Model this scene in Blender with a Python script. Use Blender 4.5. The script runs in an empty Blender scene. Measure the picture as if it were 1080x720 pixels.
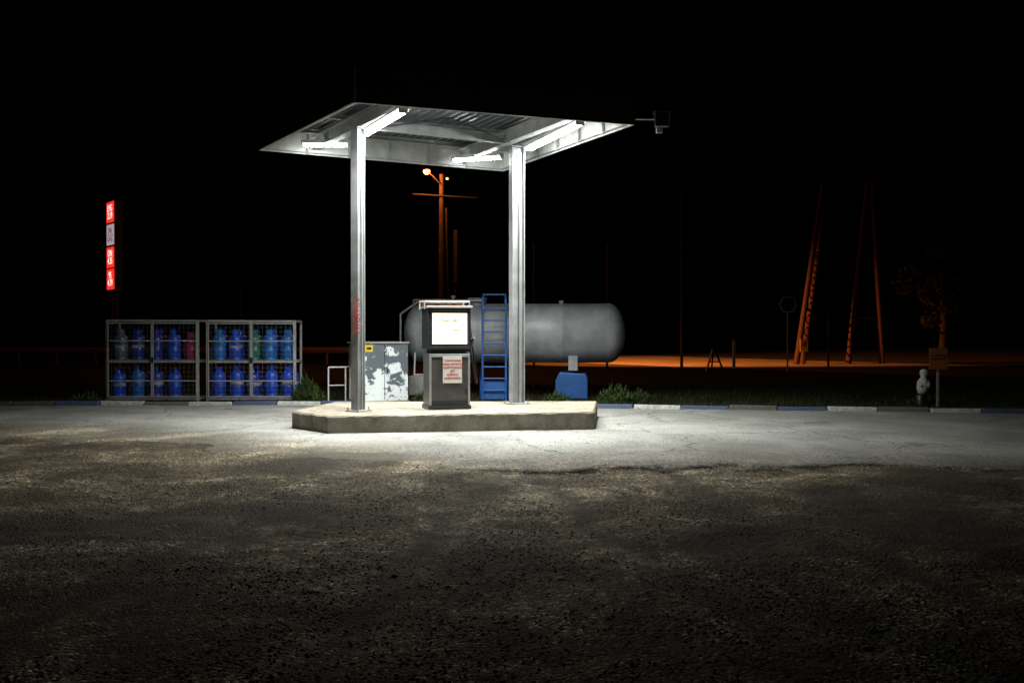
import bpy, math, random
import numpy as np
from mathutils import Vector, Matrix
random.seed(7); rng=np.random.default_rng(7)
scene=bpy.context.scene
COL=scene.collection

# ---------------------------------------------------------------- materials
def new_mat(name):
    m=bpy.data.materials.new(name); m.use_nodes=True
    nt=m.node_tree; b=nt.nodes['Principled BSDF']
    return m,nt,b
def N(nt,t,**kw):
    n=nt.nodes.new(t)
    for k,v in kw.items(): setattr(n,k,v)
    return n
def paint(name,col,rough=0.5,metal=0.0,var=0.25,scale=6.0,dirt=None,dirt_amt=0.35,bump=0.15,bscale=60):
    m,nt,b=new_mat(name); L=nt.links.new
    tc=N(nt,'ShaderNodeTexCoord')
    no=N(nt,'ShaderNodeTexNoise'); no.inputs['Scale'].default_value=scale; no.inputs['Detail'].default_value=5; no.inputs['Roughness'].default_value=0.65
    L(tc.outputs['Object'],no.inputs['Vector'])
    r=N(nt,'ShaderNodeValToRGB'); r.color_ramp.elements[0].position=0.3; r.color_ramp.elements[1].position=0.7
    d=dirt if dirt else tuple(c*(1-var) for c in col)
    r.color_ramp.elements[0].color=(*[col[i]*(1-dirt_amt)+d[i]*dirt_amt for i in range(3)],1) if dirt else (*d,1)
    r.color_ramp.elements[1].color=(*col,1)
    L(no.outputs['Fac'],r.inputs['Fac']); L(r.outputs['Color'],b.inputs['Base Color'])
    b.inputs['Roughness'].default_value=rough; b.inputs['Metallic'].default_value=metal
    if bump:
        n2=N(nt,'ShaderNodeTexNoise'); n2.inputs['Scale'].default_value=bscale; n2.inputs['Detail'].default_value=2
        L(tc.outputs['Object'],n2.inputs['Vector'])
        bp=N(nt,'ShaderNodeBump'); bp.inputs['Strength'].default_value=bump; bp.inputs['Distance'].default_value=0.01
        L(n2.outputs['Fac'],bp.inputs['Height']); L(bp.outputs['Normal'],b.inputs['Normal'])
    return m
def emis(name,col,st,samp='NONE'):
    m,nt,b=new_mat(name)
    b.inputs['Base Color'].default_value=(*[min(c,0.8) for c in col],1)
    b.inputs['Emission Color'].default_value=(*col,1); b.inputs['Emission Strength'].default_value=st
    m.cycles.emission_sampling=samp
    return m

M={}
M['white_steel']=paint('white_painted_steel',(0.55,0.57,0.57),0.45,0,0.2,4,dirt=(0.25,0.22,0.17),dirt_amt=0.5)
M['canopy_steel']=paint('canopy_steel',(0.40,0.42,0.42),0.5,0,0.2,3,dirt=(0.13,0.115,0.09),dirt_amt=0.7)
M['fascia_in']=paint('fascia_inner',(0.66,0.68,0.67),0.5,0,0.2,2.5,dirt=(0.15,0.13,0.1),dirt_amt=0.5)
M['col_steel']=paint('column_steel',(0.24,0.255,0.27),0.45,0,0.2,3,dirt=(0.10,0.09,0.075),dirt_amt=0.7)
M['grey_steel']=paint('grey_painted_steel',(0.36,0.38,0.39),0.45,0.1,0.3,5,dirt=(0.16,0.13,0.1),dirt_amt=0.6)
M['galv']=paint('galvanised_steel',(0.42,0.44,0.45),0.42,0.6,0.3,9)
M['ceil']=paint('corrugated_sheet',(0.15,0.175,0.19),0.45,0.2,0.35,3)
M['fascia_out']=paint('fascia_outer',(0.018,0.008,0.007),0.5,0,0.3,3)
M['black']=paint('black_plastic',(0.012,0.012,0.013),0.4,0,0.3,10)
M['dark']=paint('dark_metal',(0.03,0.031,0.035),0.4,0.3,0.4,8)
M['panel']=paint('dispenser_panel',(0.10,0.098,0.092),0.38,0.4,0.3,5,dirt=(0.035,0.03,0.027),dirt_amt=0.7)
M['blue']=paint('blue_paint',(0.012,0.10,0.38),0.45,0,0.4,8,dirt=(0.02,0.05,0.12),dirt_amt=0.8)
M['white_paper']=paint('notice_sheet',(0.55,0.53,0.5),0.6,0,0.1,12)
M['red']=paint('red_lettering',(0.45,0.03,0.02),0.5,0,0.1,12,bump=0)
M['yellow']=paint('yellow_label',(0.6,0.43,0.03),0.5,0,0.1,12)
M['tank']=paint('tank_paint',(0.36,0.38,0.41),0.42,0.0,0.3,1.6,dirt=(0.13,0.13,0.13),dirt_amt=0.8,bump=0.08,bscale=14)
M['wood']=paint('weathered_wood',(0.06,0.028,0.018),0.85,0,0.5,6)
M['orange_board']=paint('orange_board',(0.35,0.10,0.025),0.6,0,0.4,5)
M['stone']=paint('white_plaster',(0.6,0.6,0.62),0.7,0,0.3,14)
M['bark']=paint('bark',(0.03,0.02,0.015),0.95,0,0.5,10)
bl=[('bottle_blue',(0.01,0.075,0.62)),('bottle_dark_blue',(0.01,0.035,0.33)),('bottle_cyan',(0.012,0.16,0.55)),('bottle_red',(0.32,0.015,0.08)),('bottle_grey',(0.10,0.14,0.20)),('bottle_green',(0.015,0.15,0.10))]
for n,c in bl: M[n]=paint(n,c,0.35,0,0.35,9,dirt=(0.01,0.015,0.05),dirt_amt=0.6)
M['tube']=emis('fluorescent_tube_glass',(0.95,1.0,0.96),80,'FRONT')
M['sodium']=emis('sodium_bulb',(1.0,0.36,0.06),12)
M['sign_red']=emis('lit_red_panel',(1.0,0.035,0.02),0.95)
M['sign_white']=emis('lit_white_panel',(0.75,0.60,0.68),0.5)
M['led']=emis('lit_white_letters',(1.0,0.75,0.7),1.6)
def dispmat():
    m,nt,b=new_mat('lit_display'); L=nt.links.new
    tc=N(nt,'ShaderNodeTexCoord'); g=N(nt,'ShaderNodeTexNoise'); g.inputs['Scale'].default_value=3.0; g.inputs['Detail'].default_value=1
    L(tc.outputs['Object'],g.inputs['Vector'])
    r=N(nt,'ShaderNodeValToRGB'); r.color_ramp.elements[0].position=0.35; r.color_ramp.elements[0].color=(1.0,0.66,0.38,1); r.color_ramp.elements[1].position=0.6; r.color_ramp.elements[1].color=(1.0,0.88,0.70,1)
    L(g.outputs['Fac'],r.inputs['Fac']); L(r.outputs['Color'],b.inputs['Emission Color']); b.inputs['Emission Strength'].default_value=2.6; b.inputs['Base Color'].default_value=(.6,.5,.4,1)
    m.cycles.emission_sampling='FRONT'; return m
M['display']=dispmat()

def conc():
    m,nt,b=new_mat('concrete'); L=nt.links.new
    tc=N(nt,'ShaderNodeTexCoord')
    n1=N(nt,'ShaderNodeTexNoise'); n1.inputs['Scale'].default_value=1.7; n1.inputs['Detail'].default_value=7; n1.inputs['Roughness'].default_value=0.75
    n2=N(nt,'ShaderNodeTexNoise'); n2.inputs['Scale'].default_value=45; n2.inputs['Detail'].default_value=4
    L(tc.outputs['Object'],n1.inputs['Vector']); L(tc.outputs['Object'],n2.inputs['Vector'])
    r=N(nt,'ShaderNodeValToRGB'); e=r.color_ramp.elements
    e[0].position=0.35; e[0].color=(0.17,0.14,0.10,1); e[1].position=0.62; e[1].color=(0.40,0.365,0.295,1)
    L(n1.outputs['Fac'],r.inputs['Fac'])
    mx=N(nt,'ShaderNodeMix',data_type='RGBA',blend_type='MULTIPLY'); mx.inputs[0].default_value=0.5
    L(r.outputs['Color'],mx.inputs[6]); L(n2.outputs['Fac'],mx.inputs[7])
    L(mx.outputs[2],b.inputs['Base Color'])
    bp=N(nt,'ShaderNodeBump'); bp.inputs['Strength'].default_value=0.5; bp.inputs['Distance'].default_value=0.012
    L(n2.outputs['Fac'],bp.inputs['Height']); L(bp.outputs['Normal'],b.inputs['Normal']); b.inputs['Roughness'].default_value=0.9
    return m
M['concrete']=conc()

def peel():
    m,nt,b=new_mat('peeling_paint'); L=nt.links.new
    tc=N(nt,'ShaderNodeTexCoord')
    n1=N(nt,'ShaderNodeTexNoise'); n1.inputs['Scale'].default_value=4.2; n1.inputs['Detail'].default_value=7; n1.inputs['Roughness'].default_value=0.68
    n1.inputs['Distortion'].default_value=0.5
    L(tc.outputs['Object'],n1.inputs['Vector'])
    sp=N(nt,'ShaderNodeSeparateXYZ'); L(tc.outputs['Object'],sp.inputs[0])
    ma=N(nt,'ShaderNodeMath',operation='MULTIPLY_ADD'); ma.inputs[1].default_value=0.16; L(sp.outputs['Z'],ma.inputs[0]); L(n1.outputs['Fac'],ma.inputs[2])
    r=N(nt,'ShaderNodeValToRGB'); r.color_ramp.interpolation='CONSTANT'; e=r.color_ramp.elements
    e[0].position=0; e[0].color=(0.66,0.70,0.72,1); e[1].position=0.60; e[1].color=(0.09,0.11,0.13,1)
    L(ma.outputs[0],r.inputs['Fac']); L(r.outputs['Color'],b.inputs['Base Color']); b.inputs['Roughness'].default_value=0.6
    bp=N(nt,'ShaderNodeBump',invert=True); bp.inputs['Distance'].default_value=0.004; L(r.outputs['Color'],bp.inputs['Height']); L(bp.outputs['Normal'],b.inputs['Normal'])
    return m
M['peel']=peel()

def leafmat(name,c1,c2,rough=0.6,stops=None):
    m,nt,b=new_mat(name); L=nt.links.new
    g=N(nt,'ShaderNodeNewGeometry'); r=N(nt,'ShaderNodeValToRGB')
    r.color_ramp.elements[0].color=(*c1,1); r.color_ramp.elements[1].color=(*c2,1)
    if stops:
        for p,c in stops: q=r.color_ramp.elements.new(p); q.color=(*c,1)
    L(g.outputs['Random Per Island'],r.inputs['Fac']); L(r.outputs['Color'],b.inputs['Base Color'])
    b.inputs['Roughness'].default_value=rough; b.inputs['Specular IOR Level'].default_value=0.2
    return m
M['grass']=leafmat('grass_blades',(0.008,0.014,0.005),(0.028,0.04,0.010))
M['leaf']=leafmat('leaves',(0.012,0.028,0.008),(0.045,0.07,0.015))
M['leaf_dark']=leafmat('tree_leaves',(0.010,0.016,0.006),(0.035,0.04,0.012))
M['pebble']=leafmat('pebble_stone',(0.07,0.060,0.048),(0.55,0.52,0.46),0.85,[(0.65,(0.17,0.15,0.12)),(0.93,(0.27,0.245,0.21))])

# ---------------------------------------------------------------- builder
class MB:
    def __init__(s): s.v=[]; s.f=[]; s.m=[]; s.sm=[]; s.mats=[]
    def mi(s,k):
        if k not in s.mats: s.mats.append(k)
        return s.mats.index(k)
    def add(s,vs,fs,k,smooth=False):
        o=len(s.v); s.v+= [tuple(x) for x in vs]; i=s.mi(k)
        for f in fs: s.f.append([a+o for a in f]); s.m.append(i); s.sm.append(smooth)
    def box(s,c,sz,k,rz=0,mat=None):
        x,y,z=[a/2 for a in sz]
        R=mat if mat is not None else Matrix.Rotation(rz,4,'Z')
        vs=[Vector(c)+(R@Vector((i*x,j*y,l*z))) for i in(-1,1) for j in(-1,1) for l in(-1,1)]
        s.add(vs,[(0,1,3,2),(4,6,7,5),(0,4,5,1),(2,3,7,6),(0,2,6,4),(1,5,7,3)],k)
    def bar(s,p1,p2,w,h,k):
        p1=Vector(p1);p2=Vector(p2);d=p2-p1; L=d.length; d.normalize()
        up=Vector((0,0,1)) if abs(d.z)<0.95 else Vector((0,1,0))
        sd=d.cross(up).normalized(); u2=sd.cross(d).normalized()
        R=Matrix((d,sd,u2)).transposed().to_4x4()
        s.box((p1+p2)/2,(L,w,h),k,mat=R)
    def cyl(s,p1,p2,r1,k,r2=None,seg=12,caps=True):
        r2=r1 if r2 is None else r2
        p1=Vector(p1);p2=Vector(p2);d=(p2-p1).normalized()
        up=Vector((0,0,1)) if abs(d.z)<0.95 else Vector((1,0,0))
        a=d.cross(up).normalized(); b=d.cross(a)
        vs=[]
        for p,r in((p1,r1),(p2,r2)):
            for i in range(seg):
                t=2*math.pi*i/seg; vs.append(p+a*(r*math.cos(t))+b*(r*math.sin(t)))
        fs=[(i,(i+1)%seg,seg+(i+1)%seg,seg+i) for i in range(seg)]
        s.add(vs,fs,k,True)
        if caps: s.add(vs,[tuple(range(seg))[::-1],tuple(range(seg,2*seg))],k)
    def path(s,pts,r,k,seg=8):
        for a,b in zip(pts[:-1],pts[1:]): s.cyl(a,b,r,k,seg=seg)
    def lathe(s,prof,k,T=Matrix.Identity(4),seg=20):
        vs=[];n=len(prof)
        for r,z in prof:
            for i in range(seg):
                t=2*math.pi*i/seg; vs.append(T@Vector((r*math.cos(t),r*math.sin(t),z)))
        fs=[(j*seg+i,j*seg+(i+1)%seg,(j+1)*seg+(i+1)%seg,(j+1)*seg+i) for j in range(n-1) for i in range(seg)]
        s.add(vs,fs,k,True)
    def build(s,name,parent=None,bevel=0):
        me=bpy.data.meshes.new(name); me.from_pydata(s.v,[],s.f)
        for k in s.mats: me.materials.append(M[k])
        me.polygons.foreach_set('material_index',s.m); me.polygons.foreach_set('use_smooth',s.sm); me.update()
        o=bpy.data.objects.new(name,me); COL.objects.link(o)
        if parent: o.parent=parent
        if bevel:
            b=o.modifiers.new('bevel','BEVEL'); b.width=bevel; b.segments=2; b.limit_method='ANGLE'
        return o
def empty(name,loc=(0,0,0),rz=0,rot=None):
    e=bpy.data.objects.new(name,None); COL.objects.link(e); e.location=loc; e.rotation_euler=rot if rot else (0,0,rz); e.empty_display_size=0.2
    return e
def text(name,body,parent,loc,size,mat,rot=(math.pi/2,0,0),align='CENTER',ext=0.002,sp=1.0,off=0.0):
    c=bpy.data.curves.new(name,'FONT'); c.body=body; c.size=size; c.align_x=align; c.align_y='CENTER'; c.extrude=ext; c.space_line=sp
    c.offset=off
    o=bpy.data.objects.new(name,c); c.materials.append(M[mat]); COL.objects.link(o); o.location=loc; o.rotation_euler=rot
    if parent: o.parent=parent
    return o

# ---------------------------------------------------------------- numpy noise
LAT=[rng.random((256,256)) for _ in range(6)]
def vn(x,y,sc,k=0):
    X=x/sc+1000.3;Y=y/sc+1000.7
    i=np.floor(X).astype(int);j=np.floor(Y).astype(int);fx=X-i;fy=Y-j
    fx=fx*fx*(3-2*fx);fy=fy*fy*(3-2*fy);A=LAT[k%6]
    g=lambda a,b:A[a%256,b%256]
    return (g(i,j)*(1-fx)+g(i+1,j)*fx)*(1-fy)+(g(i,j+1)*(1-fx)+g(i+1,j+1)*fx)*fy
def fbm(x,y,sc,o=4,k=0):
    s=0;a=1;t=0
    for q in range(o): s=s+a*vn(x,y,sc/2**q,k+q); t+=a; a*=0.55
    return s/t

KX=np.array([-400,-40,-14,-8,-4,0,2,4,7,8.6,11,14,40,400.]); KY=np.array([22,22,21.7,21.7,21.75,21.5,20.95,20.55,20.1,19.75,19.3,18.9,18,18.])
def kerb_y(x): return np.interp(x,KX,KY)
def edge_y(x):
    return np.interp(x,[-30,-9,-5,-2.5,0,3,8,30],[16.5,15.6,14.2,12.9,12.1,11.75,11.5,11.2])
TR=((-2.6,0.12,0.006),(-0.9,0.12,0.006),(1.3,-0.25,0.012),(2.9,-0.25,0.012),(-4.5,-0.2,0.02),(-6.1,-0.2,0.02),(4.2,.3,-.01),(5.9,.3,-.01))
def tracks(x,y):
    t=0*x
    for (cx,sl,cv) in TR:
        c=cx+sl*(y-6)+cv*(y-6)**2+(vn(y,y*0+cx,1.5,1)-.5)*.2
        t=np.maximum(t,np.exp(-((x-c)/0.19)**2)*(0.45+0.55*vn(x*0+cx,y,1.1,3)))
    return t
def mudf(x,y): return np.clip(np.maximum(tracks(x,y)*0.95,(fbm(x,y,1.9,5,4)-0.45)*4.0),0,1)
def heights(x,y):
    e=edge_y(x)+ (fbm(x,y,1.6,5,1)-0.5)*2.2
    g=np.clip((e-y)/0.12+0.5,0,1)
    near=np.clip((y-kerb_y(x)),0,1)
    fade=np.clip((30-np.abs(x))/10,0,1)
    st=np.clip((x+1.5)/3,0.15,1)
    h=-0.02*g*fade*st
    h=h+g*fade*((fbm(x,y,0.55,5,2)-0.5)*0.07+(fbm(x,y,3.0,2,3)-0.5)*0.14)
    h=h-g*0.035*tracks(x,y)
    h=h+(1-g)*(1-near)*fade*((fbm(x,y,2.5,3,4)-0.5)*0.035+(fbm(x,y,.4,3,0)-0.5)*0.012)
    return h,g,near
def axis(segs):
    out=[]
    for a,b,n in segs: out+=list(np.linspace(a,b,n,endpoint=False))
    return np.array(out+[segs[-1][1]])
xs=axis([(-600,-60,12),(-60,-13,30),(-13,13,640),(13,60,30),(60,600,12)])
ys=axis([(-60,3.5,20),(3.5,14,320),(14,22.5,110),(22.5,60,40),(60,900,20)])
X,Y=np.meshgrid(xs,ys); H,G,NR=heights(X,Y)
nx,ny=len(xs),len(ys)
def fastmesh(name,co,faces,mats):
    me=bpy.data.meshes.new(name); k=faces.shape[1]
    me.vertices.add(len(co)); me.vertices.foreach_set('co',co.astype(np.float32).ravel())
    me.loops.add(faces.size); me.loops.foreach_set('vertex_index',faces.astype(np.int32).ravel())
    me.polygons.add(len(faces)); me.polygons.foreach_set('loop_start',(np.arange(len(faces))*k).astype(np.int32))
    for m in mats: me.materials.append(M[m])
    me.update(calc_edges=True); me.validate()
    o=bpy.data.objects.new(name,me); COL.objects.link(o); return o
ii=(np.arange(ny-1)[:,None]*nx+np.arange(nx-1)[None,:]).ravel()
F=np.stack([ii,ii+1,ii+nx+1,ii+nx],1)

def groundmat():
    m,nt,b=new_mat('ground_surface'); L=nt.links.new
    tc=N(nt,'ShaderNodeTexCoord')
    def noise(sc,det=5,ro=0.6,dist=0):
        n=N(nt,'ShaderNodeTexNoise'); n.inputs['Scale'].default_value=sc; n.inputs['Detail'].default_value=det; n.inputs['Roughness'].default_value=ro; n.inputs['Distortion'].default_value=dist
        L(tc.outputs['Object'],n.inputs['Vector']); return n
    def ramp(src,stops):
        r=N(nt,'ShaderNodeValToRGB'); e=r.color_ramp.elements
        e[0].position=stops[0][0]; e[0].color=(*stops[0][1],1); e[1].position=stops[-1][0]; e[1].color=(*stops[-1][1],1)
        for p,c in stops[1:-1]: q=e.new(p); q.color=(*c,1)
        L(src,r.inputs['Fac']); return r
    def mix(fac,a,bb,bt='MIX'):
        x=N(nt,'ShaderNodeMix',data_type='RGBA',blend_type=bt)
        if isinstance(fac,float): x.inputs[0].default_value=fac
        else: L(fac,x.inputs[0])
        L(a,x.inputs[6]); L(bb,x.inputs[7]); return x.outputs[2]
    a1=noise(0.55,6,0.7,0.5); a2=noise(45,4,0.75)
    asp=ramp(a1.outputs['Fac'],[(0.3,(0.17,0.168,0.158)),(0.5,(0.26,0.257,0.242)),(0.7,(0.37,0.366,0.345))]).outputs['Color']
    sp=ramp(a2.outputs['Fac'],[(0.36,(0.2,0.2,0.2)),(0.62,(1.45,1.45,1.45))]).outputs['Color']
    asp=mix(0.85,asp,sp,'MULTIPLY')
    wn=noise(1.3,4); wv=N(nt,'ShaderNodeVectorMath',operation='MULTIPLY_ADD'); wv.inputs[1].default_value=(0.9,0.9,0.9)
    L(wn.outputs['Color'],wv.inputs[0]); L(tc.outputs['Object'],wv.inputs[2])
    vo=N(nt,'ShaderNodeTexVoronoi',feature='DISTANCE_TO_EDGE'); vo.inputs['Scale'].default_value=0.38; L(wv.outputs[0],vo.inputs['Vector'])
    cr=ramp(vo.outputs['Distance'],[(0.0,(0.3,0.3,0.3)),(0.005,(0.6,0.6,0.6)),(0.010,(1,1,1))]).outputs['Color']
    asp=mix(0.9,asp,cr,'MULTIPLY')
    v2=N(nt,'ShaderNodeTexVoronoi'); v2.inputs['Scale'].default_value=48; L(tc.outputs['Object'],v2.inputs['Vector'])
    sc=N(nt,'ShaderNodeSeparateColor'); L(v2.outputs['Color'],sc.inputs[0])
    gr=ramp(sc.outputs[0],[(0.0,(0.06,0.050,0.038)),(0.5,(0.15,0.128,0.098)),(0.88,(0.25,0.22,0.175)),(1.0,(0.65,0.60,0.53))]).outputs['Color']
    g1=noise(0.8,7,0.72,0.6); gm=ramp(g1.outputs['Fac'],[(0.38,(0.34,0.29,0.22)),(0.52,(0.85,0.77,0.63)),(0.62,(2.1,2.0,1.8))]).outputs['Color']
    gr=mix(1.0,gr,gm,'MULTIPLY')
    mud=N(nt,'ShaderNodeAttribute',attribute_name='mud_mask')
    dk=N(nt,'ShaderNodeRGB'); dk.outputs[0].default_value=(0.036,0.028,0.019,1)
    n5=noise(9,5,0.75); mm=N(nt,'ShaderNodeMath',operation='MULTIPLY_ADD'); mm.inputs[1].default_value=0.9; L(n5.outputs['Fac'],mm.inputs[0])
    mq=N(nt,'ShaderNodeMath',operation='SUBTRACT'); mq.inputs[1].default_value=0.45; L(mud.outputs['Fac'],mq.inputs[0]); L(mq.outputs[0],mm.inputs[2])
    mr=N(nt,'ShaderNodeMapRange'); mr.inputs[1].default_value=0.25; mr.inputs[2].default_value=0.85; mr.inputs[4].default_value=0.85; L(mm.outputs[0],mr.inputs[0])
    gr=mix(mr.outputs[0],gr,dk.outputs[0])
    e1=noise(3,6,0.7); ea=ramp(e1.outputs['Fac'],[(0.3,(0.010,0.010,0.005)),(0.7,(0.028,0.03,0.012))]).outputs['Color']
    at=N(nt,'ShaderNodeAttribute',attribute_name='gravel_mask'); ag=N(nt,'ShaderNodeAttribute',attribute_name='grass_mask')
    n3=noise(7,5,0.7)
    ad=N(nt,'ShaderNodeMath',operation='ADD'); L(at.outputs['Fac'],ad.inputs[0])
    s3=N(nt,'ShaderNodeMath',operation='MULTIPLY_ADD'); s3.inputs[1].default_value=0.9; s3.inputs[2].default_value=-0.45; L(n3.outputs['Fac'],s3.inputs[0]); L(s3.outputs[0],ad.inputs[1])
    gmk=N(nt,'ShaderNodeMapRange'); gmk.inputs[1].default_value=0.4; gmk.inputs[2].default_value=0.6; L(ad.outputs[0],gmk.inputs[0])
    grit=N(nt,'ShaderNodeAttribute',attribute_name='grit_mask')
    n4=noise(16,5,0.8); gm4=N(nt,'ShaderNodeMath',operation='MULTIPLY'); L(n4.outputs['Fac'],gm4.inputs[0]); L(grit.outputs['Fac'],gm4.inputs[1])
    g4=N(nt,'ShaderNodeMapRange'); g4.inputs[1].default_value=0.28; g4.inputs[2].default_value=0.42; g4.inputs[4].default_value=0.8; L(gm4.outputs[0],g4.inputs[0])
    c=mix(g4.outputs[0],asp,gr); c=mix(gmk.outputs[0],c,gr); c=mix(ag.outputs['Fac'],c,ea)
    L(c,b.inputs['Base Color']); b.inputs['Roughness'].default_value=0.92
    b.inputs['Specular IOR Level'].default_value=0.2
    bp=N(nt,'ShaderNodeBump'); bp.inputs['Strength'].default_value=0.7; bp.inputs['Distance'].default_value=0.014
    hm=N(nt,'ShaderNodeMix'); L(gmk.outputs[0],hm.inputs[0]); L(a2.outputs['Fac'],hm.inputs[2])
    iv=N(nt,'ShaderNodeMath',operation='MULTIPLY_ADD'); iv.inputs[1].default_value=-1.6; L(v2.outputs['Distance'],iv.inputs[0]); L(a2.outputs['Fac'],iv.inputs[2]); L(iv.outputs[0],hm.inputs[3])
    L(hm.outputs[0],bp.inputs['Height']); L(bp.outputs['Normal'],b.inputs['Normal'])
    return m
M['ground']=groundmat()
gnd=fastmesh('ground',np.stack([X.ravel(),Y.ravel(),H.ravel()],1),F,['ground'])
gnd.data.polygons.foreach_set('use_smooth',[True]*len(gnd.data.polygons))
GR=np.clip(1-(Y-edge_y(X))/4.5,0,1)*(0.72+0.3*np.clip(-X/5,0,1))+0.2*fbm(X,Y,2,3,5)
for nm,arr in(('gravel_mask',G),('grass_mask',NR),('grit_mask',GR),('mud_mask',mudf(X,Y))):
    a=gnd.data.attributes.new(nm,'FLOAT','POINT'); a.data.foreach_set('value',arr.astype(np.float32).ravel())

def pebbles():
    n=110000
    y=4+ (rng.random(n)**1.15)*12; x=(rng.random(n)*2-1)*(0.56*y+1.0)
    h,g,_=heights(x,y)
    keep=(g>0.5)|(rng.random(n)<0.18)
    cl=fbm(x,y,0.9,3,0)-mudf(x,y)*.22>rng.random(n)*0.55+0.2
    keep&=cl
    x,y,h=x[keep],y[keep],h[keep]; n=len(x)
    r=0.004+0.010*rng.random(n)**2.4; r[rng.random(n)<0.003]*=2.0
    base=np.array([(1,0,0),(0,1,0),(-1,0,0),(0,-1,0),(0,0,1),(0,0,-1)],float)
    fc=np.array([(0,1,4),(1,2,4),(2,3,4),(3,0,4),(1,0,5),(2,1,5),(3,2,5),(0,3,5)])
    V=base[None]*(0.6+0.8*rng.random((n,6,1)))*r[:,None,None]
    V[:,:,2]*=0.5
    t=rng.random(n)*6.28; c,s=np.cos(t),np.sin(t)
    VX=V[:,:,0]*c[:,None]-V[:,:,1]*s[:,None]+x[:,None]; VY=V[:,:,0]*s[:,None]+V[:,:,1]*c[:,None]+y[:,None]; VZ=V[:,:,2]+h[:,None]+r[:,None]*0.2
    co=np.stack([VX,VY,VZ],2).reshape(-1,3)
    f=(fc[None]+6*np.arange(n)[:,None,None]).reshape(-1,3)
    fastmesh('gravel',co,f,['pebble'])
pebbles()

def blades(name,x,y,z0,hh,w,mat='grass'):
    n=len(x); t=rng.random(n)*6.28; lean=(rng.random((n,2))-0.5)*hh[:,None]*0.9
    a=np.stack([x-np.cos(t)*w,y-np.sin(t)*w,z0],1); b=np.stack([x+np.cos(t)*w,y+np.sin(t)*w,z0],1)
    c=np.stack([x+lean[:,0],y+lean[:,1],z0+hh],1)
    co=np.stack([a,b,c],1).reshape(-1,3); f=np.arange(3*n).reshape(-1,3)
    return fastmesh(name,co,f,[mat])
n=60000
x=(rng.random(n)*2-1)*15; y=kerb_y(x)+0.16+rng.random(n)**1.3*9
k=fbm(x,y,1.2,3,2)>rng.random(n)*0.7
x,y=x[k],y[k]; hh=(0.04+0.11*rng.random(len(x)))*(0.4+1.2*fbm(x,y,0.8,2,3))
blades('grass',x,y,np.zeros(len(x)),hh,0.008)
def weed(x0,y0,R,h,n=150):
    t=rng.random(n)*6.28;r=R*np.sqrt(rng.random(n)); 
    x=x0+r*np.cos(t); y=y0+r*np.sin(t)*0.6; hh=h*(0.4+0.6*rng.random(n))*(1-0.5*r/R)
    cnt=5
    blades('weed_plant',np.repeat(x,cnt)+rng.normal(size=n*cnt)*.03,np.repeat(y,cnt),np.concatenate([[a*i/cnt for i in range(cnt)] for a in hh]),np.repeat(hh,cnt)*0.4,0.02,'leaf')
for a in((-4.6,22.2,0.25,0.75),(-4.35,22.0,0.2,0.5),(2.35,22.3,0.4,0.5),(2.9,22.6,0.35,0.35),(1.0,22.4,0.3,0.3),(-9.5,22.4,0.5,0.3),(9.0,21.6,0.5,0.25),(-2.0,22.5,0.3,0.3)): weed(*a)

# ---------------------------------------------------------------- kerb
M['kerb_white']=paint('kerb_white_paint',(0.62,0.63,0.63),0.8,0,0.4,12,dirt=(0.2,0.19,0.17),dirt_amt=0.9,bump=0.4)
M['kerb_blue']=paint('kerb_blue_paint',(0.04,0.09,0.24),0.8,0,0.4,12,dirt=(0.09,0.09,0.09),dirt_amt=0.95,bump=0.4)
M['kerb_bare']=paint('kerb_concrete',(0.14,0.135,0.12),0.9,0,0.4,12,bump=0.4)
mb=MB(); px=-32.0; i=0
cols=['kerb_white','kerb_blue']
while px<30:
    L_=0.96; y1=float(kerb_y(px)); x2=px+L_; y2=float(kerb_y(x2))
    k=cols[i%2]
    if random.random()<0.2: k='kerb_bare'
    dz=random.uniform(-0.03,0.0); dy=random.uniform(-0.025,0.025)
    mb.bar((px,y1+dy,0.02+dz),(x2-0.03,y2+dy,0.02+dz+random.uniform(-.01,.01)),0.13,0.16,k)
    px=x2; i+=1
mb.build('kerb',bevel=0.015)

# ---------------------------------------------------------------- concrete island
def island():
    pts=[(-2.89,15.6),(1.36,16.45),(1.62,18.95),(-3.35,18.75),(-3.66,16.55)]
    out=[]
    for (a,b) in zip(pts,pts[1:]+pts[:1]):
        L_=math.dist(a,b); n=max(2,int(L_/0.12))
        for i in range(n):
            t=i/n; j=0.016 if i else 0
            out.append((a[0]+(b[0]-a[0])*t+random.uniform(-j,j),a[1]+(b[1]-a[1])*t+random.uniform(-j,j)))
    n=len(out); vs=[(x,y,-0.05) for x,y in out]+[(x+random.uniform(-.006,.006),y,0.262+random.uniform(-.012,.01)) for x,y in out]
    cx=sum(p[0] for p in out)/n; cy=sum(p[1] for p in out)/n
    vs+=[(cx+(x-cx)*0.991,cy+(y-cy)*0.987,0.285) for x,y in out]
    fs=[(i,(i+1)%n,n+(i+1)%n,n+i) for i in range(n)]+[(n+i,n+(i+1)%n,2*n+(i+1)%n,2*n+i) for i in range(n)]+[tuple(range(2*n,3*n))]
    m=MB(); m.add(vs,fs,'concrete'); return m.build('concrete_island')
island()

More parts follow.
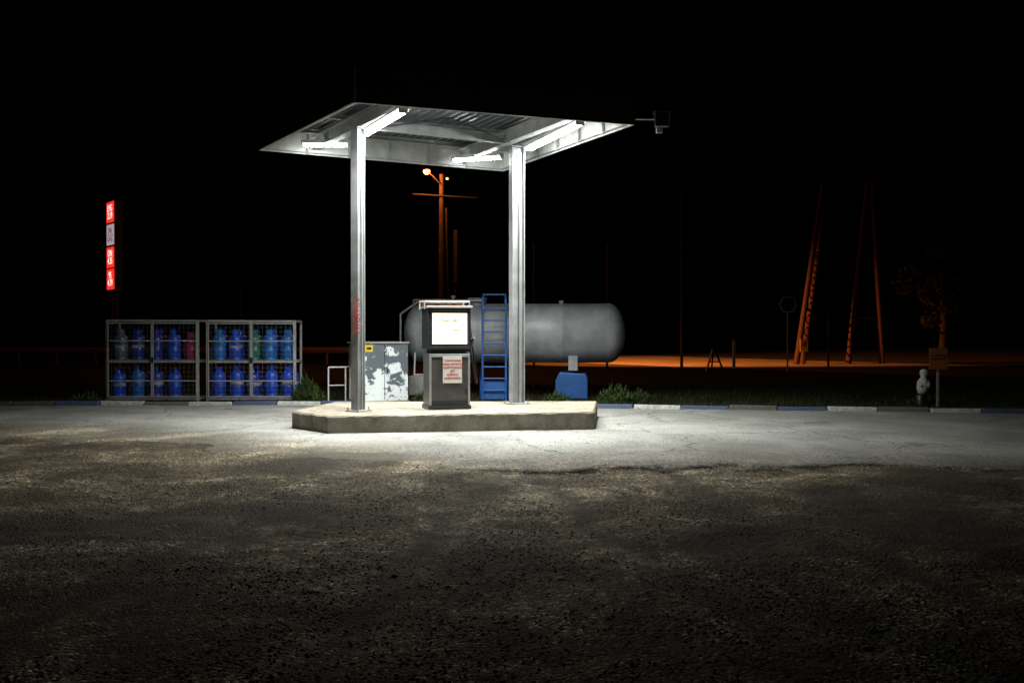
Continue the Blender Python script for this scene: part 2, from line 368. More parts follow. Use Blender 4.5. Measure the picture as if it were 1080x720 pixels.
# ---------------------------------------------------------------- canopy
NE=Vector((-2.25,14.32,0)); LE=Vector((-4.56,18.05,0)); FA=Vector((-0.18,20.4,0)); RI=Vector((1.92,15.85,0))
def Q(a,b,z):
    p=NE*(1-a)*(1-b)+RI*a*(1-b)+LE*(1-a)*b+FA*a*b
    return Vector((p.x,p.y,z))
can=empty('filling_station_canopy')
ZB=4.88; ZT=5.38
def ibeam(m,p1,p2,h,w,k,t=0.012):
    p1=Vector(p1);p2=Vector(p2);u=Vector((0,0,1))
    m.bar(p1+u*(h/2-t/2),p2+u*(h/2-t/2),w,t,k); m.bar(p1-u*(h/2-t/2),p2-u*(h/2-t/2),w,t,k); m.bar(p1,p2,t,h-2*t-0.002,k)
m=MB()
for (a,b) in(((0,0),(1,0)),((1,0),(1,1)),((1,1),(0,1)),((0,1),(0,0))):
    m.bar(Q(*a,(ZB+ZT)/2),Q(*b,(ZB+ZT)/2),0.03,ZT-ZB,'fascia_in')
m.build('fascia_inner_panels',can)
m=MB()
for (a,b) in(((0.012,0.012),(0.988,0.012)),((0.988,0.012),(0.988,0.988)),((0.988,0.988),(0.012,0.988)),((0.012,0.988),(0.012,0.012))):
    m.bar(Q(*a,ZB+.03),Q(*b,ZB+.03),0.05,0.012,'canopy_steel')
    for i in range(1,6):
        t=i/6; p=Q(a[0]+(b[0]-a[0])*t,a[1]+(b[1]-a[1])*t,0); m.box((p.x,p.y,5.08),(0.04,0.04,0.38),'canopy_steel',rz=.45)
m.build('fascia_frame',can)
m=MB()
cx=Q(.5,.5,0)
for (a,b) in(((0,0),(1,0)),((1,0),(1,1)),((1,1),(0,1)),((0,1),(0,0))):
    p=Q(*a,0);q=Q(*b,0); d=(q-p).normalized(); nrm=Vector((d.y,-d.x,0))
    if nrm.dot((p+q)/2-cx)<0: nrm=-nrm
    off=nrm*0.03
    m.bar(p+off+Vector((0,0,(ZB+ZT)/2+0.03)),q+off+Vector((0,0,(ZB+ZT)/2+0.03)),0.025,ZT-ZB+0.05,'fascia_out')
m.build('fascia_outer_panels',can)
vs=[];fs=[];nc=30
prof=[(0,0),(0.35,0),(0.5,0.055),(0.85,0.055)]
al=[]
for i in range(nc):
    for t,z in prof: al.append(((i+t)/nc,z))
al.append((1,0))
for a,z in al:
    vs.append(Q(0.005+a*.99,0.005,5.30+z)); vs.append(Q(0.005+a*.99,0.995,5.30+z))
fs=[(2*i,2*i+1,2*i+3,2*i+2) for i in range(len(al)-1)]
m=MB(); m.add(vs,fs,'ceil'); m.build('corrugated_roof_deck',can)
m=MB(); m.add([Q(0,0,ZT+.03),Q(1,0,ZT+.03),Q(1,1,ZT+.03),Q(0,1,ZT+.03)],[(0,1,2,3)],'fascia_out'); m.build('roof_top_sheet',can)
m=MB()
for a in(0.205,0.80): ibeam(m,Q(a,0.008,5.09),Q(a,0.992,5.09),0.24,0.16,'canopy_steel')
m.build('main_beams',can)
m=MB()
for b in(0.30,0.62,0.93): ibeam(m,Q(0.006,b,5.25),Q(0.994,b,5.25),0.08,0.07,'canopy_steel',0.008)
ibeam(m,Q(0.215,0.5,5.06),Q(0.79,0.55,5.06),0.16,0.1,'canopy_steel',0.01)
m.path([Q(0.22,0.48,4.955),Q(0.5,0.40,5.19),Q(0.79,0.5,4.955)],0.010,'dark')
m.build('purlins',can)
def column(px_,py_,rz,name,w,d):
    e=Matrix.Translation((px_,py_,0))@Matrix.Rotation(rz,4,'Z')
    m=MB(); z0,z1=0.29,4.965; R=Matrix.Rotation(rz,4,'Z')
    def bx(c,s,k): m.box(e@Vector(c),s,k,mat=R)
    zc=(z0+z1)/2;h=z1-z0
    bx((-w/2+.008,0,zc),(0.016,d,h),'col_steel'); bx((w/2-.008,0,zc),(0.016,d,h),'col_steel'); bx((0,0,zc),(w-.036,0.03,h-.01),'col_steel')
    bx((0,0,0.297),(w+.16,d+.14,0.02),'grey_steel')
    for i in(-1,1):
        for j in(-1,1):
            c=e@Vector((i*(w/2+.045),j*(d/2+.035),0.3)); m.cyl(c,c+Vector((0,0,.05)),0.014,'galv',seg=6)
    bx((0,0,z1-0.003),(w+.08,d+.06,0.014),'col_steel')
    a=e@Vector((0.03,-d/2+.01,z0)); m.cyl(a,a+Vector((0,0,h-.1)),0.014,'galv',seg=8)
    return m.build(name,can)
column(-2.55,16.5,math.radians(62),'steel_column_1',0.20,0.14)
column(0.09,18.2,math.radians(22),'steel_column_2',0.24,0.18)
text('column_lettering','PROPAN',can,(-2.545,16.345,1.86),0.15,'red',rot=(math.pi/2,-math.pi/2,math.radians(-4)))

def lamp(p1,p2,watts):
    p1=Vector(p1);p2=Vector(p2);c=(p1+p2)/2; d=p2-p1; L_=d.length
    e=empty('fluorescent_lamp',c,math.atan2(d.y,d.x))
    m=MB(); h=L_/2
    m.box((0,0,0.055),(L_+.06,0.17,0.04),'white_steel')
    for s in(-1,1):
        R=Matrix.Rotation(s*math.radians(50),4,'X')
        m.box((0,s*0.115,0.045),(L_+.06,0.07,0.006),'white_steel',mat=R)
        m.box((s*(h+.02),0,0.01),(0.03,0.15,0.07),'white_steel')
    m.build('housing',e)
    m=MB()
    for s in(-1,1): m.cyl((-h,s*.045,0),(h,s*.045,0),0.024,'tube',seg=8)
    m.build('tubes',e)
    ld=bpy.data.lights.new('tube_light','AREA'); ld.shape='RECTANGLE'; ld.size=L_; ld.size_y=0.12; ld.energy=watts; ld.color=(0.98,1.0,0.94); ld.spread=math.radians(138)
    o=bpy.data.objects.new('tube_light',ld); COL.objects.link(o); o.parent=e; o.location=(0,0,-0.035)
lamp((-2.49,16.85,4.93),(-1.66,15.12,4.93),400)
lamp((0.31,18.2,4.93),(1.08,16.0,4.93),400)
lamp((-3.74,17.95,4.96),(-2.97,17.95,4.96),140)
lamp((-1.11,19.4,4.93),(-0.22,19.05,4.93),140)

e=empty('floodlight',(2.38,15.9,4.97))
m=MB(); m.path([(-0.48,0,0.02),(-0.12,0,0.02)],0.02,'galv')
m.box((0,0,0),(0.2,0.14,0.2),'grey_steel'); m.box((0.0,-0.085,0),(0.24,0.03,0.24),'grey_steel'); m.box((0,-0.103,0),(0.2,0.006,0.2),'black')
for i in range(5): m.box((-0.08+i*.04,0.09,0),(0.008,0.05,0.18),'grey_steel')
m.path([(-0.12,0,0.02),(-0.13,0,0.14),(0.13,0,0.14),(0.13,0,0.0)],0.012,'galv'); m.box((-0.03,0,-0.16),(0.1,0.1,0.08),'grey_steel')
m.build('housing',e,0.006)
e=empty('antenna',(-2.42,14.7,5.3)); m=MB(); m.cyl((0,0,0),(0,0,0.42),0.014,'galv',seg=8); m.cyl((0,0,.1),(0,0,.2),0.025,'galv'); m.build('rod',e)

# ---------------------------------------------------------------- dispenser
e=empty('fuel_dispenser',(-1.13,17.1,0.285),math.radians(17))
m=MB()
m.box((0,0,0.035),(0.74,0.56,0.07),'dark')
m.box((0,0,0.51),(0.70,0.50,0.88),'panel')
for s in(-1,1): m.box((s*0.335,-0.262,0.51),(0.035,0.022,0.87),'galv')
m.box((0,-0.258,0.915),(0.635,0.014,0.05),'galv'); m.box((0,-0.258,0.12),(0.635,0.014,0.08),'dark')
m.box((0.29,-0.262,0.30),(0.02,0.02,0.1),'black')
m.build('pedestal',e,0.006)
m=MB()
m.box((0,0,0.985),(0.60,0.42,0.07),'black')
m.box((0,0.03,1.37),(0.74,0.48,0.70),'black')
m.box((0,-0.225,1.045),(0.74,0.07,0.05),'dark'); m.box((0,-0.225,1.695),(0.74,0.07,0.05),'dark')
for s in(-1,1): m.box((s*0.345,-0.225,1.37),(0.05,0.07,0.60),'dark')
m.box((0,-0.02,1.735),(0.78,0.60,0.035),'grey_steel')
m.build('head',e,0.008)
m=MB(); m.box((0.01,-0.222,1.37),(0.60,0.012,0.52),'display'); m.build('display',e)
m=MB()
M['lcd']=emis('lcd_glass',(0.95,0.8,0.6),1.0); m.box((0.0,-0.232,1.50),(0.40,0.004,0.062),'lcd')
M['print']=emis('backlit_print',(0.6,0.38,0.22),0.9)
for i in range(7): m.box((-0.2+0.03*i+random.uniform(0,.01),-0.232,1.36),(0.018,0.004,0.02),'print')
m.box((0.12,-0.232,1.345),(0.12,0.005,0.04),'print')
m.box((-0.10,-0.232,1.20),(0.26,0.005,0.02),'print'); m.box((-0.13,-0.232,1.165),(0.20,0.005,0.014),'print')
m.build('display_details',e)
text('display_digits','20.45  1.99',e,(0,-0.237,1.50),0.058,'dark',ext=0.0005)
m=MB(); m.box((0.045,-0.268,0.68),(0.33,0.006,0.46),'white_paper'); m.build('notice',e)
text('notice_text','TANKOWANIE\nGAZU DO BUTLI\nTURYSTYCZNYCH\nJEST\nSUROWO\nZABRONIONE',e,(0.045,-0.273,0.68),0.044,'red',ext=0.0008,sp=1.35,off=0.0012)
m=MB()
m.path([(-0.42,-0.2,1.70),(-0.42,-0.2,1.83),(0.36,-0.2,1.83),(0.36,-0.2,1.75)],0.011,'grey_steel'); m.path([(-0.42,0.2,1.70),(-0.42,0.2,1.83),(0.36,0.2,1.83),(0.36,0.2,1.75)],0.011,'grey_steel')
m.path([(-0.42,-0.2,1.83),(-0.42,0.2,1.83)],0.011,'grey_steel'); m.path([(0.36,-0.2,1.83),(0.36,0.2,1.83)],0.011,'grey_steel')
m.build('top_rail',e)
m=MB()
m.box((0.385,0.0,1.1),(0.05,0.12,0.25),'dark'); m.cyl((0.42,-0.02,1.02),(0.44,-0.12,1.2),0.028,'dark'); m.cyl((0.44,-0.12,1.2),(0.44,-0.2,1.22),0.018,'galv')
pts=[]
for i in range(15):
    t=i/14; pts.append((0.42+0.14*math.sin(math.pi*t),0.0+0.1*t,1.02-0.95*math.sin(math.pi*t)*0.9+0.55*t))
m.path(pts,0.016,'black'); m.build('nozzle_and_hose',e)

# ---------------------------------------------------------------- gas bottle cages
def bottle(parent,x,y,z,k,h=0.58,r=0.15):
    m=MB(); T=Matrix.Translation((x,y,z))@Matrix.Rotation(random.uniform(0,6),4,'Z')
    p=[(r*.86,0.0),(r*.86,0.035),(r*.7,0.035),(r,0.07),(r,0.20),(r*1.015,0.205),(r*1.015,0.225),(r,0.23),(r,h*.62),(r*.97,h*.68),(r*.86,h*.745),(r*.66,h*.795),(r*.35,h*.825),(r*.18,h*.83),(0.001,h*.83)]
    m.lathe(p,k,T,18)
    m.lathe([(r*.22,h*.82),(r*.22,h*.87),(0.001,h*.87)],'galv',T,10)
    c=T@Vector((0,0,h*.87)); m.cyl(c,c+Vector((0,0,.045)),0.018,'galv',seg=8); m.cyl(c+Vector((-.03,0,.02)),c+Vector((.03,0,.02)),0.01,'galv',seg=6)
    seg=16; vs=[];fs=[]
    for i in range(seg+1):
        t=0.5+ i/seg*5.2
        for rr,zz in((r*.62,h*.78),(r*.60,h*0.99),(r*.56,h*0.99),(r*.58,h*.78)): vs.append(T@Vector((rr*math.cos(t),rr*math.sin(t),zz)))
    for i in range(seg):
        for j in range(3): a=4*i+j; fs.append((a,a+1,a+5,a+4))
    m.add(vs,fs,k,False)
    if random.random()<.35: m.lathe([(r*1.01,h*.38),(r*1.012,h*.48)],'grey_steel',T,18)
    return m.build('gas_bottle',parent)
def cage(x0,y0,w,h,rz,rows,frame):
    e=empty('gas_bottle_cage',(x0,y0,0),rz); d=0.72
    m=MB(); t=0.045; zb=0.10
    for xx in(0,w):
        for yy in(0,d): m.box((xx,yy,h/2+.01),(t,t,h-.02),frame)
    for yy in(0,d):
        for zz in(zb,h-.02,h*0.5): m.box((w/2,yy+(0.003 if yy else -0.003),zz),(w-t-.002,t*.9,t*.9),frame)
    for xx in(0,w):
        for zz in(zb,h-.02,h*.5): m.box((xx,d/2,zz),(t*.9,d-t-.002,t*.9),frame)
    m.build('frame',e)
    m=MB(); dw=w/2-0.045
    for s in range(2):
        xa=0.035+s*(w/2-0.01); xb=xa+dw
        for zz in(zb+.05,h*.75,h*.27,h-.075): m.box(((xa+xb)/2,-0.04,zz),(dw,0.024,0.024),frame)
        for xx in(xa,xb): m.box((xx,-0.04,(zb+h)/2),(0.026,0.026,h-zb-.09),frame)
        m.box((xb if s==0 else xa,-0.06,h*.52),(0.03,0.02,0.12),'dark')
    m.build('doors',e)
    m=MB(); wr=0.0012
    nxw=int(w/0.1)
    for i in range(1,nxw):
        xx=i*w/nxw; m.box((xx,-0.028,(zb+h)/2),(wr*2,wr*2,h-zb-.1),'galv')
    for i in range(1,int(h/0.1)):
        zz=zb+i*0.1
        if zz<h-.05: m.box((w/2,-0.024,zz),(w-.06,wr*2,wr*2),'galv')
    m.build('wire_mesh',e)
    m=MB()
    for zz in(zb+.03,h*.5+.03):
        for q in range(9): m.box((w/2,0.05+q*(d-.1)/8,zz),(w-.05,.03,0.012),'galv')
    m.path([(0,0,h),(w,d,h)],.01,'galv'); m.build('shelves_and_brace',e)
    for r_,row in enumerate(rows):
        for i,c in enumerate(row):
            if not c: continue
            xx=0.21+i*(w-0.42)/4; zz=(zb+.036) if r_==0 else h*.5+.036
            hb=0.70 if c!='red' else 0.62
            if r_==0: hb*=random.uniform(.92,1.04)
            bottle(e,xx+random.uniform(-.025,.025),0.20+random.uniform(0,.06),zz,'bottle_'+c,h=hb,r=.155)
            if random.random()<0.7: bottle(e,xx+random.uniform(-.03,.03),0.54,zz,'bottle_'+random.choice(['blue','dark_blue','blue']),h=0.70,r=.155)
cage(-9.09,22.35,2.04,1.87,math.radians(0),[['blue','cyan','dark_blue','blue',None],['grey','dark_blue','dark_blue','blue','red']],'grey_steel')
cage(-6.84,22.35,1.96,1.86,math.radians(1.5),[['blue','blue','dark_blue','blue','blue'],['cyan','blue','green','cyan','cyan']],'grey_steel')

# ---------------------------------------------------------------- cabinet
e=empty('electrical_cabinet',(-3.0,22.3,0),math.radians(24))
m=MB(); m.box((0,0,0.04),(1.12,1.12,0.10),'concrete'); m.box((0,0,0.72),(1.06,1.06,1.26),'peel'); m.build('body',e,0.008)
m=MB(); m.box((0,0,1.365),(1.12,1.12,0.03),'grey_steel')
m.box((-0.01,-0.535,0.72),(0.008,0.012,1.2),'dark'); m.box((0.06,-0.545,0.75),(0.02,0.03,0.12),'dark')
for z in(0.35,1.1):
    for x in(-.5,.5): m.box((x,-0.54,z),(0.03,0.02,0.08),'grey_steel')
m.build('trim',e)
m=MB(); m.box((-0.36,-0.537,1.24),(0.17,0.006,0.15),'yellow'); m.box((-0.36,-0.542,1.24),(0.10,0.004,0.05),'black'); m.build('warning_label',e)
e=empty('pipe_rail',(-4.05,21.95,0))
m=MB(); m.path([(0,0,0),(0,0,0.82),(0.36,0.1,0.82),(0.36,0.1,0)],0.017,'white_steel'); m.path([(0,0,.42),(.36,.1,.42)],0.013,'white_steel'); m.path([(0.36,0.1,0.82),(0.40,0.5,0.82),(.40,.5,0)],0.017,'white_steel'); m.build('pipes',e)

# ---------------------------------------------------------------- LPG tank
e=empty('gas_storage_tank',(0.05,24.3,1.57),math.radians(-5))
m=MB(); R_=0.715; HL=2.30; cap=0.40
p=[]
for i in range(11): t=math.pi/2*i/10; p.append((max(R_*math.sin(t),0.001),-HL-cap*math.cos(t)))
for z in(-1.2,0.0,1.2): p+=[(R_,z-.012),(R_+.005,z-.006),(R_+.005,z+.006),(R_,z+.012)]
for i in range(11): t=math.pi/2*i/10; p.append((max(R_*math.cos(t),0.001),HL+cap*math.sin(t)))
m.lathe(p,'tank',Matrix.Rotation(math.radians(90),4,'Y'),48)
for s in(-1,1): m.lathe([(R_,s*HL-.012),(R_+.007,s*HL-.006),(R_+.007,s*HL+.006),(R_,s*HL+.012)],'tank',Matrix.Rotation(math.radians(90),4,'Y'),48)
m.build('shell',e)
m=MB()
for x in(1.15,-1.9): m.box((x,0,R_+.03),(0.10,0.02,0.09),'tank')
m.cyl((-0.9,0,R_-.05),(-0.9,0,R_+.12),0.22,'tank',seg=20); m.cyl((-0.9,0,R_+.12),(-0.9,0,R_+.14),0.26,'tank',seg=20)
m.cyl((-1.5,0,R_-.05),(-1.5,0,R_+.16),0.04,'galv'); m.cyl((-1.5,0,R_+.16),(-1.5,0,R_+.2),0.07,'galv')
m.path([(-0.7,-.3,R_+.02),(-0.7,-.3,R_+.08),(-2.3,-.3,R_+.06),(-2.75,-.3,R_-.25),(-2.75,-.3,-1.5)],0.03,'galv')
m.path([(-2.5,.1,R_-.1),(-2.5,.1,R_+.10),(-1.5,0.1,R_+.10)],0.022,'galv')
m.path([(-2.35,-.5,-0.4),(-2.35,-.62,-1.0),(-1.3,-.62,-1.0),(-1.3,-.62,-1.5)],0.03,'galv')
m.box((-2.2,-.55,-1.25),(0.5,0.4,0.45),'grey_steel'); m.cyl((-2.0,-.6,-1.0),(-2.0,-.6,-.75),0.09,'dark')
m.build('fittings',e,0)
m=MB()
for x in(-1.6,1.45):
    m.box((x,0,-0.78),(0.22,1.0,0.22),'grey_steel')
    for s in(-1,1):
        m.box((x,s*0.42,-0.60),(0.22,0.10,0.36),'grey_steel')
m.build('saddles',e,0.006)
m=MB()
def footing(cx,w):
    pr=[(-w/2,-1.55),(w/2,-1.55),(w/2,-1.08),(w/2-.05,-.96),(-w/2+.09,-.93),(-w/2,-1.12)]
    vs=[(cx+a,-.7,z) for a,z in pr]+[(cx+a,.55,z) for a,z in pr]
    m.add(vs,[tuple(range(6)),tuple(range(11,5,-1))]+[(i,i+6,(i+1)%6+6,(i+1)%6) for i in range(6)],'blue')
footing(1.42,.76); footing(-1.6,.62)
m.build('footings',e,0.02)

e=empty('tank_ladder',(-0.41,23.05,0))
m=MB()
for s in(-1,1):
    x=s*0.27
    m.path([(x,0,0.02),(x,0.02,2.2),(x*0.98,0.08,2.38),(x*.95,0.22,2.47),(x*.95,0.5,2.47),(x*.95,0.55,2.25)],0.027,'blue')
for i in range(8): m.cyl((-0.27,0.005,0.25+i*.27),(0.27,0.005,0.25+i*.27),0.018,'blue',seg=8)
m.path([(-.255,.22,2.47),(.255,.22,2.47)],.02,'blue')
m.path([(-.27,0,.9),(-.33,.45,.5),(-.33,.45,.02)],0.022,'blue'); m.path([(.27,0,.9),(.33,.45,.5),(.33,.45,.02)],0.022,'blue')
m.box((0,0.22,0.24),(0.5,0.3,0.4),'blue'); m.path([(-.33,.45,.5),(.33,.45,.5)],0.02,'blue')
m.build('rails_and_rungs',e)

# ---------------------------------------------------------------- price pylon
e=empty('price_sign',(-17.95,45,0),math.radians(-52))
m=MB(); m.box((0,0,5.45),(1.15,0.34,4.1),'dark'); m.box((-.35,0,1.7),(0.14,0.14,3.4),'dark'); m.box((.35,0,1.7),(0.14,0.14,3.4),'dark'); m.build('pylon',e)
m=MB()
for i,z in enumerate((6.98,5.97,4.95,3.97)):
    m.box((0,-0.18,z),(1.05,0.03,0.92),'sign_white' if i==1 else 'sign_red')
m.build('lit_panels',e)
for t,z,k in(('LPG\n2.19',6.98,'led'),('ON\n4.35',4.95,'led'),('95\n4.79',3.97,'led'),('24h\nGAZ',5.97,'red')): text('lettering',t,e,(0,-0.203,z),0.42,k,ext=0.002,sp=0.8)

# ---------------------------------------------------------------- pole with sodium lamps
e=empty('street_lamp',(-3.17,45,0))
M['polew']=paint('pole_wood',(0.035,0.02,0.013),0.85,0,0.5,6)
M['crossarm']=paint('crossarm_wood',(0.014,0.010,0.008),0.85,0,0.5,6)
m=MB()
m.cyl((0.0,0,0),(0.0,0,8.7),0.17,'polew',r2=0.11); m.cyl((0.27,0.2,0),(0.2,0.05,7.2),0.08,'polew',r2=0.06)
m.path([(-1.3,-.12,7.8),(0.0,-.14,7.72),(1.6,-.12,7.62)],0.03,'crossarm')
m.path([(0,-.1,8.2),(-0.4,-.4,8.6),(-0.62,-.6,8.75)],0.03,'crossarm'); m.path([(0,.1,8.1),(0.16,.5,8.55)],0.025,'crossarm')
m.build('pole_and_crossarm',e)
m=MB()
for c in((-.62,-.7,8.78),(0.2,.6,8.62)): m.lathe([(0.02,.16),(.1,.14),(.17,0.02),(.17,0.0),(.15,0.0)],'dark',Matrix.Translation(c),14)
m.build('lamp_heads',e)
m=MB(); 
m.lathe([(0.001,.0),(.13,.02),(.16,-0.04),(.08,-0.15),(.001,-.17)],'sodium',Matrix.Translation((-.62,-.7,8.76)),14); m.lathe([(0.001,.0),(.04,.02),(.05,-0.03),(.03,-0.06),(.001,-.07)],'sodium',Matrix.Translation((.2,.6,8.62)),14)
m.build('lamp_bulbs',e)
def plight(name,loc,w,col,r=0.1,spot=None):
    d=bpy.data.lights.new(name,'SPOT' if spot else 'POINT'); d.energy=w; d.color=col; d.shadow_soft_size=r
    o=bpy.data.objects.new(name,d); COL.objects.link(o); o.location=loc
    if spot:
        d.spot_size=math.radians(spot[1]); d.spot_blend=0.6
        o.rotation_euler=(Vector(spot[0])-Vector(loc)).to_track_quat('-Z','Y').to_euler()
    return o
OR=(1.0,0.25,0.04)
plight('street_lamp_light',(-3.79,44.1,8.45),800,OR)
plight('street_lamp_beam',(-2.85,45.75,8.45),42000,OR,0.1,((9.5,54,-1),66))

M['pole_dark']=paint('dull_pole_paint',(0.02,0.02,0.02),0.8,0,0.3,6)
e=empty('service_pole',(-2.8,44,0)); m=MB(); m.cyl((0.25,1,0),(0.25,1,6.2),0.05,'pole_dark'); m.box((.25,.95,5.0),(.16,.1,2.4),'pole_dark'); m.build('pole',e)
def thin(x,y,h,r=0.05):
    e=empty('flag_pole',(x,y,0)); m=MB(); m.cyl((0,0,0),(0,0,h),r,'pole_dark',r2=r*.6,seg=8); m.lathe([(0.001,h+.12),(.06,h+.06),(.001,h)],'pole_dark',seg=8); m.build('shaft',e)
thin(7.67,45,7.9,.07); thin(4.2,44,5.4,.05); thin(.97,44,5.4,.05); thin(-20,50,5,.05); thin(-12,44,3.5,.05)

def aframe(p1,p2,top,rungs,lat=False):
    e=empty('wooden_utility_pole'); m=MB(); p1=Vector(p1);p2=Vector(p2);t=Vector(top)
    m.cyl(p1,t+Vector((-.12,0,0)),0.15,'wood',r2=.1); m.cyl(p2,t+Vector((.12,0,0)),0.15,'wood',r2=.1)
    for r in rungs:
        a=p1.lerp(t,r);b=p2.lerp(t,r); m.bar(a,b,0.09,0.12,'wood')
    if lat:
        for r in np.arange(0.08,0.95,0.07): m.bar(p1.lerp(t,r),p2.lerp(t,r+.06),0.05,0.06,'wood'); m.bar(p2.lerp(t,r),p1.lerp(t,r+.06),0.05,0.06,'wood')
    for s in(-1,1): m.cyl(t+Vector((s*.12,0,-.3)),t+Vector((s*.3,0,-.1)),0.03,'wood')
    m.build('legs_and_braces',e)
aframe((14.0,49,0),(14.75,50.5,0),(15.7,50,9.0),(0.3,0.6),True)
aframe((16.9,50,0),(18.6,50,0),(18.05,50.3,9.15),(0.25,0.72,.86))
e=empty('warning_board',(14.1,48.4,0)); m=MB(); m.box((0.1,0,0.95),(0.42,0.03,0.6),'yellow',rz=.2); m.box((.1,.03,.6),(.06,.04,1.2),'wood'); m.box((.1,-.02,1.0),(.2,.01,.2),'black'); m.build('board',e)

def stdsign(name,x,y,h,r):
    e=empty(name,(x,y,0)); m=MB(); m.cyl((0,0.03,0),(0,0.03,h+r*.6),0.035,'grey_steel',seg=8); m.cyl((0,0,h),(0,-0.02,h),r,'white_steel',seg=24); m.cyl((0,-0.022,h),(0,-0.026,h),r*.86,'dark',seg=24); m.build('sign',e)
stdsign('round_road_sign',11.08,40,2.7,0.34)
e=empty('marker_post',(14.3,45,0)); m=MB(); m.cyl((0,0,0),(0,0,2.95),0.05,'wood'); m.box((0,-.06,2.7),(.16,.02,.4),'dark'); m.build('post',e)
e=empty('delineator_post',(9.7,43.5,0)); m=MB(); m.box((0,0,.6),(.12,.1,1.2),'stone'); m.box((0,-.055,.95),(.12,.01,.22),'yellow'); m.box((0,0,1.24),(.10,.08,.06),'dark'); m.build('post',e,0.01)
e=empty('sawhorse_barrier',(8.3,41,0)); m=MB()
m.bar((-.35,-.3,0),(0,0,1.0),.06,.06,'dark'); m.bar((.35,-.3,0),(0,0,1.0),.06,.06,'dark'); m.bar((0,.4,0),(0,0,1.0),.06,.06,'dark'); m.bar((-.22,-.19,.38),(.22,-.19,.38),.04,.05,'dark'); m.box((0,0,1.0),(.3,.1,.08),'dark'); m.build('frame',e)
e=empty('notice_board',(9.08,21.2,0)); m=MB(); m.box((0,0,1.03),(.38,.03,.46),'orange_board'); m.box((0,.03,.62),(.05,.03,1.24),'grey_steel'); m.box((0,-.02,1.03),(.30,.006,.02),'dark'); m.box((0,-.02,1.1),(.30,.006,.02),'dark'); m.build('board',e)
e=empty('garden_statue',(8.76,21.3,0)); m=MB()
m.lathe([(.12,0),(.12,.24),(.10,.27),(.001,.27)],'dark',seg=10)
m.lathe([(.001,.27),(.09,.28),(.12,.36),(.13,.46),(.11,.56),(.07,.61),(.06,.64),(.085,.69),(.09,.745),(.07,.79),(.001,.815)],'stone',Matrix.Rotation(.08,4,'Y'),seg=16)
for s in(-1,1): m.cyl((s*.10+.04,-.02,.55),(s*.07+.03,-.13,.44),.035,'stone',r2=.03)
m.build('figure',e)

# ---------------------------------------------------------------- road, guard rail
def strip(name,pts,w,z,k):
    vs=[]
    for i,p in enumerate(pts):
        a=Vector(pts[max(i-1,0)]);b=Vector(pts[min(i+1,len(pts)-1)]);d=(b-a).normalized(); nn=Vector((-d.y,d.x))
        vs.append((p[0]+nn.x*w/2,p[1]+nn.y*w/2,z)); vs.append((p[0]-nn.x*w/2,p[1]-nn.y*w/2,z))
    fs=[(2*i,2*i+1,2*i+3,2*i+2) for i in range(len(pts)-1)]
    m=MB(); m.add(vs,fs,k); return m.build(name)
M['asphalt']=paint('road_asphalt',(0.26,0.24,0.21),0.75,0,0.6,0.45,bump=0.6,bscale=12)
M['line']=paint('road_paint',(0.6,0.6,0.58),0.7,0,0.5,3)
rp=[(60,29),(30,36),(19,42),(12,50.5),(4,63),(-12,82),(-50,110),(-120,150)]
strip('road',rp,13,0.006,'asphalt')
for off in(-5.4,0,5.4):
    q=[]
    for i,p in enumerate(rp):
        a=Vector(rp[max(i-1,0)]);b=Vector(rp[min(i+1,len(rp)-1)]);d=(b-a).normalized(); q.append((p[0]-d.y*off,p[1]+d.x*off))
    strip('road_marking',q,0.14,0.012,'line')
e=empty('guard_rail',(0,0,0)); m=MB()
for i in range(14):
    x=-30+i*1.9; m.box((x,49,.4),(.1,.1,.8),'galv')
m.box((-17.5,48.93,.72),(26,.04,.28),'orange_board'); m.box((-17.5,48.9,.72),(26,.03,.08),'galv'); m.build('rail_and_posts',e)  # rail face coloured orange: the street-lamp glow is put into its colour

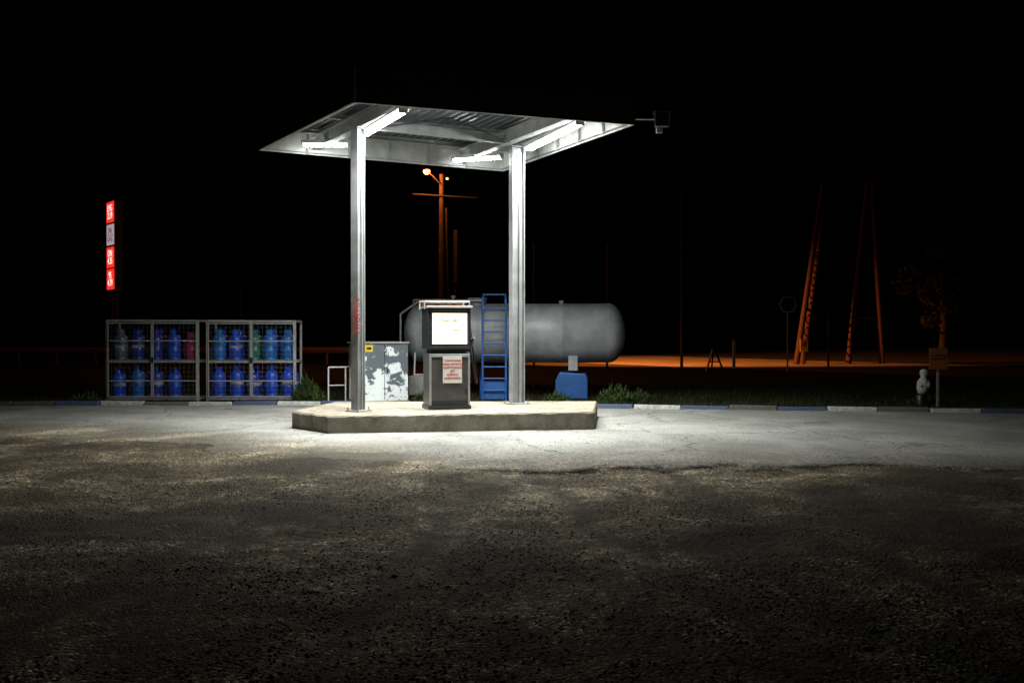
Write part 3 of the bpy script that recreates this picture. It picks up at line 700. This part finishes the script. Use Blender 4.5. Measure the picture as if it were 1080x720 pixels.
# ---------------------------------------------------------------- trees
def leaves(cs,rs,n,size):
    k=rng.integers(0,len(cs),n); d=rng.normal(size=(n,3)); d/=np.linalg.norm(d,axis=1)[:,None]; r=rng.random(n)**0.45
    c=np.array(cs)[k]+d*(np.array(rs)[k]*r)[:,None]*np.array([1,1,.75])
    a=rng.normal(size=(n,3));a/=np.linalg.norm(a,axis=1)[:,None]; b=np.cross(a,rng.normal(size=(n,3))); b/=np.linalg.norm(b,axis=1)[:,None]
    s=size*(.6+.8*rng.random(n))[:,None]
    co=np.stack([c-a*s,c+b*s*.5,c+a*s,c-b*s*.5],1).reshape(-1,3); return co,np.arange(4*n).reshape(-1,4)
def tree(x,y,h,R):
    e=empty('broadleaf_tree',(x,y,0)); m=MB(); pts=[Vector((0,0,0)),Vector((.1,0,h*.3)),Vector((0,.1,h*.6)),Vector((.1,0,h*.85))]
    rr=[.22,.17,.1,.05]
    for i in range(3): m.cyl(pts[i],pts[i+1],rr[i],'bark',r2=rr[i+1],seg=8)
    cs=[];rs=[]
    for i in range(26):
        t=random.uniform(.2,.95); b=pts[0].lerp(pts[3],t); an=random.uniform(0,6.28); L_=R*random.uniform(.35,1)*(1.15-abs(t-.55)*1.3)
        q=b+Vector((math.cos(an)*L_,math.sin(an)*L_,L_*.55)); m.cyl(b,q,.06,'bark',r2=.02,seg=6); cs.append(tuple(q)); rs.append(R*random.uniform(.2,.36))
    m.build('trunk_and_limbs',e)
    co,f=leaves(cs,rs,4500,.09); o=fastmesh('crown',co,f,['leaf_dark']); o.parent=e
tree(21.6,50,6.8,2.1)
cs=[];rs=[]
for i in range(160):
    x=random.uniform(-140,150); cs.append((x,random.uniform(120,140),random.uniform(1.5,6.5))); rs.append(random.uniform(2,4))
co,f=leaves(cs,rs,20000,.6); fastmesh('distant_trees',co,f,['leaf_dark'])

# ---------------------------------------------------------------- world + camera
w=bpy.data.worlds.new('World'); scene.world=w; w.use_nodes=True; nt=w.node_tree
sk=nt.nodes.new('ShaderNodeTexSky'); sk.sky_type='NISHITA'; sk.sun_disc=False; sk.sun_elevation=math.radians(-6); sk.sun_rotation=math.radians(200)
bg=nt.nodes['Background']; bg.inputs['Strength'].default_value=0.01; nt.links.new(sk.outputs[0],bg.inputs['Color'])
cd=bpy.data.cameras.new('camera'); cam=bpy.data.objects.new('camera',cd); COL.objects.link(cam); scene.camera=cam
cd.lens=35; cd.sensor_width=36; cd.clip_end=2000; cam.location=(0,0,1.6); cam.rotation_euler=(math.radians(90-0.55),0,0)
scene.view_settings.view_transform='Standard'; scene.view_settings.look='None'; scene.view_settings.exposure=0
